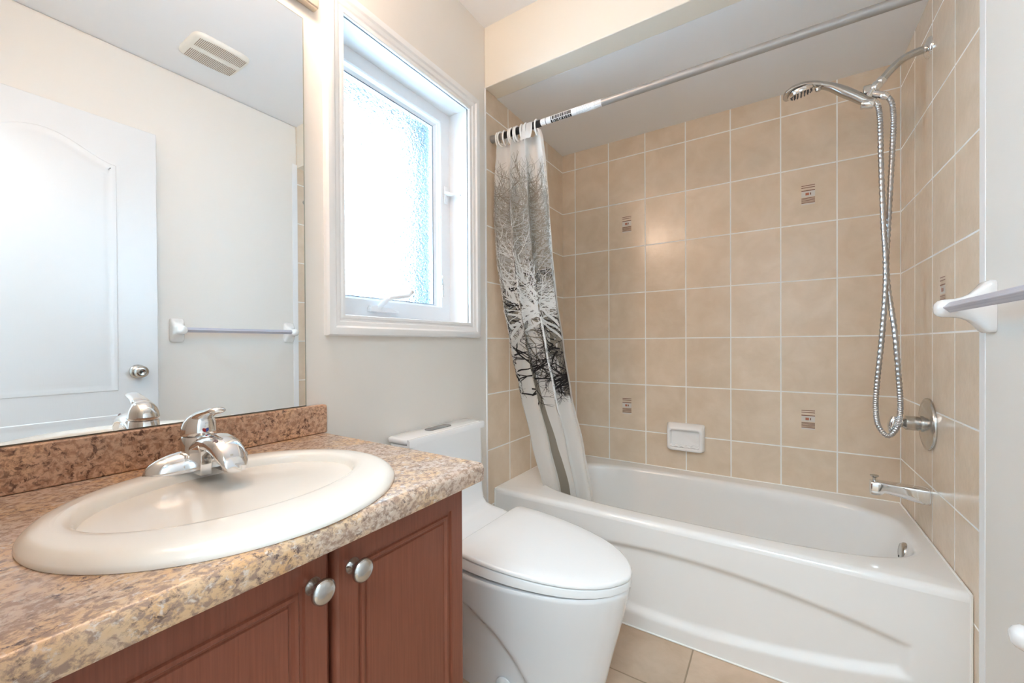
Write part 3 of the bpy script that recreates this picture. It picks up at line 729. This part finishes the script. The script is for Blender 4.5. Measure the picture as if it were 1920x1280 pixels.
# ---- curtain surface: S(s, z) -> point
ROWS = [(.30, (-.925, -.672, 1.765)), (.41, (-.928, -.682, 1.752)), (.62, (-.968, -.705, 1.715)), (.85, (-1.000, -.742, 1.672)), (1.06, (-1.030, -.762, 1.640)), (1.28, (-1.056, -.780, 1.612)),
        (1.48, (-1.078, -.787, 1.590)), (1.67, (-1.086, -.792, 1.572)), (1.85, (-1.083, -.806, 1.570)), (1.95, (-1.078, -.820, 1.573)), (2.02, (-1.072, -.842, 1.575))]
def row(z):
    if z <= ROWS[0][0]: return ROWS[0][1]
    for (z0, p0), (z1, p1) in zip(ROWS, ROWS[1:]):
        if z <= z1:
            k = sm((z-z0)/(z1-z0))*.4+((z-z0)/(z1-z0))*.6
            return tuple(lerp(u_, v_, k) for u_, v_ in zip(p0, p1))
    return ROWS[-1][1]
def curtain_pt(s, z):
    xl, xr, yc = row(z)
    k = (2.02-z)/1.7
    A = lerp(.020, .034, sm(k*1.5))
    ph = fold_phase(s, k)
    ph2 = 2*PI*(7.3*s+.2+.5*k)
    y = yc-A*math.sin(ph)-.005*lerp(1.2, .5, k)*math.sin(ph2)
    ss = s+.052*math.cos(ph)*sm(min(s, 1-s)/.10)
    x = lerp(xl, xr, ss)
    return Vector((x, y, z))
def fold_phase(s, k):
    # pleats drift and merge going down the cloth
    return 2*PI*(3.35*s+.16*math.sin(2.6*s+3.0*min(k, .75))+.10*k+.10*math.sin(9*s)*max(0, 1-2*k)-.12)
def front(n, z):
    # s of the crest of pleat n at height z
    k = (2.02-z)/1.7; return min((abs(fold_phase(i/400, k)/(2*PI)-.25-n), i/400) for i in range(401))[1]
def cnormal(s, z):
    e = .002
    n_ = (curtain_pt(s+e, z)-curtain_pt(s-e, z)).cross(curtain_pt(s, z+e)-curtain_pt(s, z-e)).normalized()
    return n_ if n_.y < 0 else -n_
cur = thing('shower_curtain', (-.95, 1.60, .30), 'white shower curtain with tree print, bunched at the rod end and tucked into the tub', 'shower curtain')
NS, NZ = 220, 120; vs = []; 
def ztop(s): return 1.998-.008*(.5+.5*math.cos(2*PI*9*s))
for j in range(NZ+1):
    for i in range(NS+1):
        s = i/NS; z = lerp(.30, ztop(s), j/NZ); vs.append(curtain_pt(s, z))
MB().add(vs, [(j*(NS+1)+i, j*(NS+1)+i+1, (j+1)*(NS+1)+i+1, (j+1)*(NS+1)+i) for j in range(NZ) for i in range(NS)]).build('cloth', M_cloth, cur, smooth=180)
# ---- printed trees (thin ink faces lying on the cloth)
ink = MB(); rnd = random.Random(11); W_ = .42
def ribbon(pts, w0, w1, mi, lay):
    # pts: list of (s*W_, z) in metres on the cloth
    P = [Vector(p) for p in pts]; D_ = [P[0]]
    for p0, p1 in zip(P, P[1:]):
        n_ = max(1, int((p1-p0).length/.012))
        for k in range(1, n_+1): D_.append(p0.lerp(p1, k/n_))
    cols = max(1, int(math.ceil(max(w0, w1)/.005))); run = []; n_ = len(D_)
    for i, p in enumerate(D_):
        tg = (D_[min(i+1, n_-1)]-D_[max(i-1, 0)]); tg = tg.normalized() if tg.length else Vector((0, 1)); nn = Vector((-tg.y, tg.x)); hw = lerp(w0, w1, i/max(1, n_-1))/2
        row_ = []
        for c in range(cols+1):
            q = p+nn*hw*(1-2*c/cols); s = q.x/W_
            if not (.004 < s < .996) or not (.305 < q.y < 1.97): row_ = None; break
            row_.append(curtain_pt(s, q.y)+cnormal(s, q.y)*(.0012+.0006*lay))
        if row_ is None: flush(run, mi); run = []
        else: run.append(row_)
    flush(run, mi)
def flush(run, mi):
    if len(run) < 2: return
    m_ = len(run[0]); ink.add([p for r_ in run for p in r_], [(i*m_+c, i*m_+c+1, (i+1)*m_+c+1, (i+1)*m_+c) for i in range(len(run)-1) for c in range(m_-1)], mi)
def branch(x, z, ang, ln, wd, depth, mi, lay, spread=.6, curl=.35):
    pts = [(x, z)]; seg = 4
    for k in range(seg):
        ang += rnd.uniform(-curl, curl)*.6; x += math.cos(ang)*ln/seg*1.0; z += math.sin(ang)*ln/seg; pts.append((x, z))
    ribbon(pts, wd, wd*.55, mi, lay)
    if depth > 0:
        for k in range(rnd.choice((2, 3, 3))):
            p = pts[rnd.choice((2, 3, 4, 4))]
            branch(p[0], p[1], ang+rnd.choice((-1, 1))*rnd.uniform(.25, 1.0)*spread*1.3, ln*rnd.uniform(.55, .8), wd*.55, depth-1, mi, lay, spread, curl)
sx = lambda f_: f_*W_
def fx(n, z, o_=0.0): return (sx(front(n, z)+o_), z)
# tall taupe trunks following the pleat crests
ribbon([fx(1, z, o_) for z, o_ in ((.31, .09), (.55, .08), (.80, .05), (1.0, .0), (1.12, -.02), (1.25, .02), (1.40, .04))], .040, .018, 0, 0)
ribbon([fx(1, z, o_) for z, o_ in ((1.02, -.07), (1.15, -.10), (1.30, -.13), (1.44, -.12))], .020, .010, 0, 0)
branch(*fx(1, 1.25), 1.3, .22, .016, 4, 0, 0); branch(*fx(1, 1.12, -.06), 2.0, .22, .014, 4, 0, 0)
ribbon([fx(2, z, o_) for z, o_ in ((.86, -.12), (1.05, -.10), (1.20, -.06), (1.38, -.07), (1.52, -.10))], .022, .012, 1, 0)
branch(*fx(2, 1.20, -.06), 1.1, .22, .013, 4, 0, 0); branch(*fx(2, 1.36, -.07), 1.9, .22, .012, 4, 1, 0)
for f_, z, mi in ((.04, 1.28, 1), (.10, 1.18, 0), (.16, 1.30, 1), (.24, 1.38, 0), (.34, 1.30, 1), (.42, 1.20, 1), (.48, 1.36, 0), (.58, 1.34, 1), (.66, 1.20, 0), (.72, 1.36, 1), (.80, 1.30, 0), (.86, 1.16, 0), (.93, 1.30, 0), (.97, 1.10, 0), (.90, .98, 0)):
    for q in range(6): branch(sx(f_)+rnd.uniform(-.02, .02), z+rnd.uniform(-.06, .06), PI/2+rnd.uniform(-.8, .8), .20, .017, 4, mi if rnd.random() < .75 else 1-mi, 1)
for q in range(30):                              # fine grey twigs fading upward
    branch(sx(rnd.uniform(.02, .98)), rnd.uniform(1.34, 1.50), PI/2+rnd.uniform(-.5, .5), rnd.uniform(.11, .19), .0075, 3, rnd.choice((0, 1)), 1, .5, .25)
for f_ in (.88, .93, .98): ribbon([(sx(f_), .84+.02*rnd.random()), (sx(f_-.01), 1.0), (sx(f_), 1.15)], .034, .026, 0, 0)
for f_, z in ((.06, 1.00), (.12, .92), (.16, .86), (.22, .98), (.30, .93), (.40, .96), (.66, .90), (.74, .94)):   # lower black twigs
    for q in range(4): branch(sx(f_)+rnd.uniform(-.02, .02), z+rnd.uniform(-.04, .05), rnd.choice((.2, .5, 2.6, 3.0))+rnd.uniform(-.3, .3), .085, .0075, 3, 2, 3, .7, .5)
for f_, z, n_ in ((.04, 1.22, 5), (.10, 1.28, 5), (.30, 1.26, 5), (.36, 1.36, 4), (.62, 1.34, 6), (.68, 1.26, 6), (.73, 1.18, 4), (.84, 1.06, 6), (.90, 1.14, 7), (.96, 1.06, 6), (.95, .95, 6), (.88, .96, 5)):
    for q in range(n_): branch(sx(f_)+rnd.uniform(-.015, .015), z+rnd.uniform(-.05, .05), rnd.uniform(0, 2*PI), .075, .0068, 3, 2, 2, .8, .5)
for f_, z in ((.08, 1.10), (.16, 1.16), (.26, 1.20), (.40, 1.14), (.50, 1.20), (.58, 1.26), (.80, 1.20), (.92, 1.12)):    # white strokes over the darker mass
    for q in range(3): branch(sx(f_)+rnd.uniform(-.02, .02), z+rnd.uniform(-.04, .06), PI/2+rnd.choice((-1, 1))*rnd.uniform(.4, 1.25), .17, .012, 4, 3, 4, .6, .3)
ribbon([fx(2, z, o_) for z, o_ in ((.34, .03), (.60, .03), (.85, .02), (1.05, .0), (1.2, -.01))], .030, .020, 3, 4)
for q in range(7): branch(sx(rnd.uniform(.38, .70)), rnd.uniform(.9, 1.04), PI/2+rnd.uniform(-1.0, 1.0), .15, .006, 2, 0, 1)
ink.build('tree_print', [M_ct, M_cg, M_ck, M_cw], cur, smooth=180)
# hem reinforcement at the top
vs = []
for j in range(3):
    for i in range(NS+1):
        s = i/NS; z = lerp(ztop(s)-.035, ztop(s)+.001, j/2); p = curtain_pt(s, min(z, 2.02)); p.z = z; vs.append(p+cnormal(s, min(z, 2.0))*.0008)
MB().add(vs, [(j*(NS+1)+i, j*(NS+1)+i+1, (j+1)*(NS+1)+i+1, (j+1)*(NS+1)+i) for j in range(2) for i in range(NS)]).build('header', M_cloth, cur, smooth=180)
# ---- rings
ring_x = [-1.062, -1.046, -1.026, -.998, -.985, -.972, -.957, -.934, -.912, -.862]
ring_lab = ['white plastic curtain ring nearest the tiled wall at the rod end', 'second white curtain ring from the tiled wall', 'third white curtain ring from the tiled wall',
            'fourth white curtain ring from the tiled wall, first of the middle cluster', 'fifth white curtain ring from the tiled wall, in the middle cluster', 'sixth white curtain ring from the tiled wall, in the middle cluster',
            'seventh white curtain ring from the tiled wall, last of the middle cluster', 'eighth white curtain ring from the tiled wall, beside the wide front fold',
            'ninth white curtain ring from the tiled wall, over the wide front fold', 'white curtain ring farthest from the tiled wall, beside the black rod band']
ring0 = None
for i, x in enumerate(ring_x):
    if ring0 is None:
        path = [(x, RY+.024*math.sin(2*PI*k/28), RZ-.0125+.0305*math.cos(2*PI*k/28)) for k in range(29)]
        ring0 = MB().tube(path, .0040, 10, cap=False).build('curtain_ring', M_ring, loc=(x, RY, RZ), smooth=180); o = ring0
    else:
        o = ring0.copy(); COL.objects.link(o); o.location = (x, RY, RZ)
    o.rotation_euler = (0, 0, rnd.uniform(-.22, .22)); tag(o, ring_lab[i], 'curtain ring', 'white rings on the curtain rod')
# one broad pleat flung over the rod
b = MB(); rings = []
for k in range(19):
    an = max(0, PI*1.15*(k-4)/14); dn = .016*max(0, 4-k); rings.append([(x_+.004*math.sin(dn*40), RY-(RR+.0035+.002*math.sin(x_*300))*math.cos(an)-dn*.25, RZ+(RR+.0045)*math.sin(an)-dn) for x_ in [-.930+.056*q/8 for q in range(9)]])
b.loft(rings, False, False, False)
b.build('pleat', M_cloth, cur, smooth=180)

# ================================================================== SHOWER FITTINGS
SY = 1.955
arm = thing('shower_fitting', (XR+.006, SY, 2.07), 'chrome shower arm with round flange and diverter bracket high on the tiled end wall', 'shower arm')
MB().lathe([(.034, 0), (.033, -.004), (.026, -.009), (.014, -.011), (.012, -.016)], (XR+.006, SY, 2.070), 'x', 32).build('flange', M_chrome, arm, smooth=50)
pth = catmull([(XR+.006, SY, 2.070), (.395, SY, 2.066), (.366, SY, 2.056), (.338, SY, 2.033), (.312, SY, 2.003)], 8)
MB().tube(pth, .0122, 18).build('pipe', M_nickel, arm)
dirv = Vector((-.66, 0, -.75)).normalized()
def along(p, dv, prof, name, m, parent, n=24):
    u_ = Vector((0, 1, 0)); w_ = dv.cross(u_).normalized()
    return MB().lathe(prof, p, (u_, w_, dv), n).build(name, m, parent, smooth=50)
along((.316, SY, 2.008), dirv, [(.0125, 0), (.0145, .002), (.0145, .014), (.012, .017), (.0155, .019), (.0165, .021), (.0165, .040), (.014, .043)], 'swivel_nut', M_chrome, arm)
b = MB().tube([(.288, SY, 1.978), (.276, SY, 1.956), (.268, SY, 1.944)], [.012, .0125, .013], 18)
b.tube([(.282, SY, 1.968), (.300, SY-.002, 1.957), (.314, SY-.004, 1.948)], [.010, .0115, .0115], 16)
# cradle clip
cd = Vector((-.955, 0, .22)).normalized()
b.lathe([(.0165, -.008), (.0175, -.004), (.0175, .024), (.016, .028)], (.284, SY, 1.930), ((Vector((0, 1, 0)), cd.cross(Vector((0, 1, 0))), cd)), 22)
b.build('bracket', M_chrome, arm, smooth=45)
MB().box(.262, SY-.011, 1.968, .285, SY+.011, 1.996).build('clip_tab', M_nickel, arm, bevel=.004)

hs = thing('hand_shower', (.25, SY, 1.94), 'chrome hand shower with long ribbed metal hose, held in the bracket above the tub', 'hand shower')
# handle and head along a spine
spine = catmull([(.292, SY, 1.930), (.266, SY, 1.947), (.237, SY, 1.973), (.203, SY, 2.002), (.175, SY, 2.025), (.148, SY, 2.041), (.122, SY, 2.049), (.092, SY, 2.050), (.062, SY, 2.045), (.038, SY, 2.037), (.024, SY, 2.031)], 6)
n_ = len(spine); rings = []
for i, p in enumerate(spine):
    k = i/(n_-1)
    ry = interp([(0, .0150), (.12, .0165), (.28, .0185), (.42, .0165), (.52, .0165), (.62, .026), (.72, .038), (.82, .043), (.92, .037), (.98, .020), (1, .004)], k)
    rz = interp([(0, .0150), (.12, .0170), (.28, .0185), (.42, .0145), (.52, .0130), (.62, .0165), (.72, .021), (.82, .021), (.92, .015), (.98, .008), (1, .002)], k)
    tg = (spine[min(i+1, n_-1)]-spine[max(i-1, 0)]).normalized(); nz = Vector((0, 1, 0)).cross(tg).normalized(); nz = nz if nz.z > 0 else -nz
    rings.append([p+Vector((0, 1, 0))*ry*math.cos(2*PI*j/24)+nz*rz*(1.0 if math.sin(2*PI*j/24) > 0 else interp([(0, 1), (.55, .9), (.7, .35), (1, .3)], k))*math.sin(2*PI*j/24) for j in range(24)])
head = MB().loft(rings).build('handle', M_nickel, hs, smooth=60)
fd = Vector((.17, .20, -.96)).normalized(); fu = Vector((0, .96, .20)); fu = (fu-fd*fu.dot(fd)).normalized(); fv = fd.cross(fu); FC = Vector((.081, SY, 2.036))
MB().lathe([(.0425, -.010), (.0435, -.004), (.0425, .003), (.039, .006), (.036, .0055), (0, .0055)], FC, (fu, fv, fd), 36).build('spray_face', M_chrome, hs, smooth=40)
b = MB()
for rr_, nn_ in ((.012, 6), (.022, 12), (.033, 18)):
    for k in range(nn_):
        c_ = FC+fu*rr_*math.cos(2*PI*k/nn_)+fv*rr_*math.sin(2*PI*k/nn_)
        b.lathe([(.0022, .004), (.0017, .0095), (0, .0095)], c_, (fu, fv, fd), 6)
b.build('nozzles', M_spray, hs)
MB().lathe([(.009, -.003), (.009, .006), (.006, .009)], (.132, SY-.016, 2.026), (fu, fv, fd), 16).build('spray_selector', M_nickel, hs)
# hose
hp = [(.296, SY, 1.929), (.302, SY-.002, 1.915), (.307, SY-.004, 1.86), (.309, SY-.006, 1.72), (.314, SY-.008, 1.52), (.321, SY-.010, 1.32), (.312, SY-.010, 1.12), (.298, SY-.010, .94), (.294, SY-.010, .85), (.300, SY-.010, .79), (.318, SY-.012, .757), (.333, SY-.014, .757), (.350, SY-.016, .79), (.357, SY-.017, .85),
      (.354, SY-.017, .94), (.343, SY-.014, 1.12), (.327, SY+.012, 1.32), (.332, SY+.012, 1.52), (.340, SY+.010, 1.72), (.3435, SY+.004, 1.84), (.340, SY, 1.905), (.331, SY-.003, 1.932), (.316, SY-.004, 1.948)]
pth = catmull(hp, 40)
# resample evenly and ridge it
D_ = [pth[0]]
for p in pth[1:]:
    if (p-D_[-1]).length > .0012: D_.append(p)
rads = [.0079+.0007*(1 if (i % 4) < 2 else -1) for i in range(len(D_))]
MB().tube(D_, rads, 8).build('hose', M_hose, hs, smooth=80)
along((.296, SY, 1.929), Vector((.5, 0, -.86)).normalized(), [(.009, -.004), (.0095, .012), (.0075, .018)], 'hose_collar', M_chrome, hs)
along((.312, SY-.004, 1.950), Vector((.66, 0, -.60)).normalized(), [(.0115, -.002), (.0125, 0), (.0125, .013), (.009, .022)], 'hose_nut', M_chrome, hs)

val = thing('shower_valve', (XR+.006, SY, .802), 'chrome round shower valve with lever handle on the tiled end wall', 'shower valve')
MB().lathe([(.088, 0), (.0885, -.005), (.0865, -.009), (.082, -.0105), (.078, -.009), (.066, -.0135), (.05, -.0175), (.034, -.019)], (XR+.006, SY, .802), 'x', 48).build('escutcheon', M_nickel, val, smooth=40)
MB().lathe([(.027, -.016), (.027, -.024), (.0225, -.025), (.0245, -.030), (.0245, -.060), (.019, -.064), (.0155, -.068), (.0155, -.088)], (XR+.006, SY, .802), 'x', 36).build('hub', M_nickel, val, smooth=40)
rings = []
for k in range(11):
    s = k/10; z = .802+.020-.058*s; r = .0175*math.sin(PI*(.22+.70*s)); rings.append([(XR-.083-.010*s+r*.75*math.cos(2*PI*j/18), SY+r*math.sin(2*PI*j/18), z) for j in range(18)])
MB().loft(rings).build('lever', M_chrome, val, smooth=60)

spo = thing('tub_spout', (XR+.006, SY+.006, .555), 'chrome tub spout with diverter pull knob above the tub rim', 'tub spout')
rings = []
for x, zc, hz, hy in ((XR+.006, .5575, .0275, .027), (XR-.010, .5575, .0275, .027), (.385, .561, .0245, .026), (.350, .5655, .0210, .0248), (.318, .5685, .0190, .0240), (.310, .5645, .0235, .0238), (.300, .5632, .0248, .0235), (.286, .5620, .0252, .0225), (.2815, .5618, .0235, .021)):
    pts = []
    for j in range(28):
        an = 2*PI*j/28; c, s = math.cos(an), math.sin(an); pts.append((x, SY+.006+hy*abs(c)**.4*math.copysign(1, c), zc+hz*abs(s)**.4*math.copysign(1, s)))
    rings.append(pts)
MB().loft(rings).build('body', M_chrome, spo, smooth=40)
MB().lathe([(.0045, 0), (.0045, .012), (.006, .013), (.0125, .0185), (.0125, .021), (.009, .0225), (0, .0225)], (.293, SY+.006, .5845), 'z', 20).build('diverter_knob', M_nickel, spo, smooth=45)

# ================================================================== SOAP DISH
sd = thing('soap_dish', (-.397, D, .59), 'white ceramic soap dish on the tiled back wall above the tub', 'soap dish')
def rrect(cx_, cz_, hw, hh, r, y, n=6):
    pts = []
    for (sx_, sz_, a0) in ((1, 1, 0), (-1, 1, PI/2), (-1, -1, PI), (1, -1, 1.5*PI)):
        for k in range(n+1):
            an = a0+PI/2*k/n; pts.append((cx_+sx_*(hw-r)+r*math.cos(an), y, cz_+sz_*(hh-r)+r*math.sin(an)))
    return pts
sc = (-.397, .590)
rings = [rrect(*sc, .092, .072, .012, D-.0005), rrect(*sc, .092, .072, .014, D-.006), rrect(*sc, .090, .070, .016, D-.016), rrect(sc[0], sc[1]-.004, .088, .066, .018, D-.030), rrect(sc[0], sc[1]-.008, .084, .058, .018, D-.040), rrect(sc[0], sc[1]-.008, .078, .052, .018, D-.0425),
         rrect(sc[0], sc[1]-.006, .072, .046, .016, D-.040), rrect(sc[0], sc[1]-.002, .068, .044, .016, D-.024), rrect(sc[0], sc[1]-.001, .066, .043, .016, D-.020)]
MB().loft(rings).build('dish', M_ceramic, sd, smooth=55)
rings = []
for k in range(41):
    s = k/40; x = sc[0]-.070+.140*s; hgt = .0075+.0035*math.cos(2*PI*5*s); z0 = sc[1]-.050
    rings.append([(x, D-.022, z0), (x, D-.040, z0), (x, D-.0435, z0+hgt*.5), (x, D-.041, z0+hgt), (x, D-.022, z0+hgt+.004)])
MB().loft(rings).build('scalloped_lip', M_ceramic, sd, smooth=55)

# ================================================================== TOWEL BAR + PAPER HOLDER
def bracket(xw, y, z, reach, flip, name, parent, hz=.0615, hy=.0315, tip=.022):
    # flared ceramic post: rectangular foot on the wall narrowing to a rounded nose
    rings = []
    for dx, a_, c_, ex in ((0, hy, hz, 8), (.010, hy, hz, 8), (.016, hy*.96, hz*.94, 6), (.026, hy*.86, hz*.72, 5), (.038, hy*.76, hz*.52, 4), (.052, hy*.70, hz*.41, 3), (reach-.034, hy*.68, hz*.37, 2.6), (reach-.014, tip, tip*.98, 2.3), (reach-.006, tip*.84, tip*.82, 2), (reach-.001, tip*.5, tip*.5, 2), (reach, tip*.1, tip*.1, 2)):
        pts = []
        for j in range(36):
            c, s = math.cos(2*PI*j/36), math.sin(2*PI*j/36); pts.append((xw-dx, y+a_*abs(c)**(2/ex)*math.copysign(1, c), z+c_*abs(s)**(2/ex)*math.copysign(1, s)))
        rings.append(pts)
    return MB().loft(rings).build(name, M_ceramic, parent, smooth=50)
TBZ = 1.163
tb = thing('towel_bar', (XR, 1.155, TBZ), 'towel bar with white ceramic brackets and lilac-grey plastic bar on the right wall', 'towel bar')
bracket(XR-.0005, 1.452, TBZ, .098, 1, 'bracket', tb); bracket(XR-.0005, .860, TBZ, .098, -1, 'bracket', tb)
b = MB(); r_ = .0135
sq = [(r_, 0), (0, r_), (-r_, 0), (0, -r_)]
b.loft([[(XR-.074+u_, y, TBZ+.001+v_) for u_, v_ in sq] for y in (.872, 1.437)])
b.build('bar', M_barpl, tb, smooth=0, bevel=.002)
tp = thing('toilet_paper_holder', (XR, 1.02, .563), 'white ceramic paper holder low on the right wall, below the towel bar', 'paper holder')
bracket(XR-.0005, 1.098, .562, .082, 1, 'bracket', tp, .05, .028, .021); bracket(XR-.0005, .94, .562, .082, -1, 'bracket', tp, .05, .028, .021)
MB().tube([(XR-.060, .955, .562), (XR-.060, 1.083, .562)], .011, 18).build('roller', M_ring, tp)

# ================================================================== EXHAUST VENT
ven = thing('exhaust_vent', (.106, .922, ZC), 'ivory ceiling exhaust vent with two slotted banks, seen in the mirror', 'vent')
vx0, vx1, vy0, vy1 = -.010, .222, .800, 1.042
def vout(e, z, n=40):
    pts = []
    for k in range(n):
        an = 2*PI*k/n; c, s = math.cos(an), math.sin(an); ex = 6
        pts.append(((vx0+vx1)/2+((vx1-vx0)/2-e)*abs(c)**(2/ex)*math.copysign(1, c), (vy0+vy1)/2+((vy1-vy0)/2-e)*abs(s)**(2/ex)*math.copysign(1, s), z))
    return pts
MB().loft([vout(0, ZC), vout(0, ZC-.006), vout(.004, ZC-.012), vout(.012, ZC-.016), vout(.022, ZC-.017)], True, True).build('cover', M_vent, ven, smooth=60)
b = MB(); ns = 30
for x0, x1 in ((.016, .086), (.122, .200)):
    for k in range(ns):
        y = .828+.195*k/(ns-1); bow = .010*math.sin(PI*k/(ns-1))
        b.box(x0-(bow if x0 < .1 else -0)+.0, y-.0012, ZC-.0178, x1+(bow if x0 > .1 else 0), y+.0012, ZC-.0166)
b.build('slots', M_duct, ven, smooth=0)
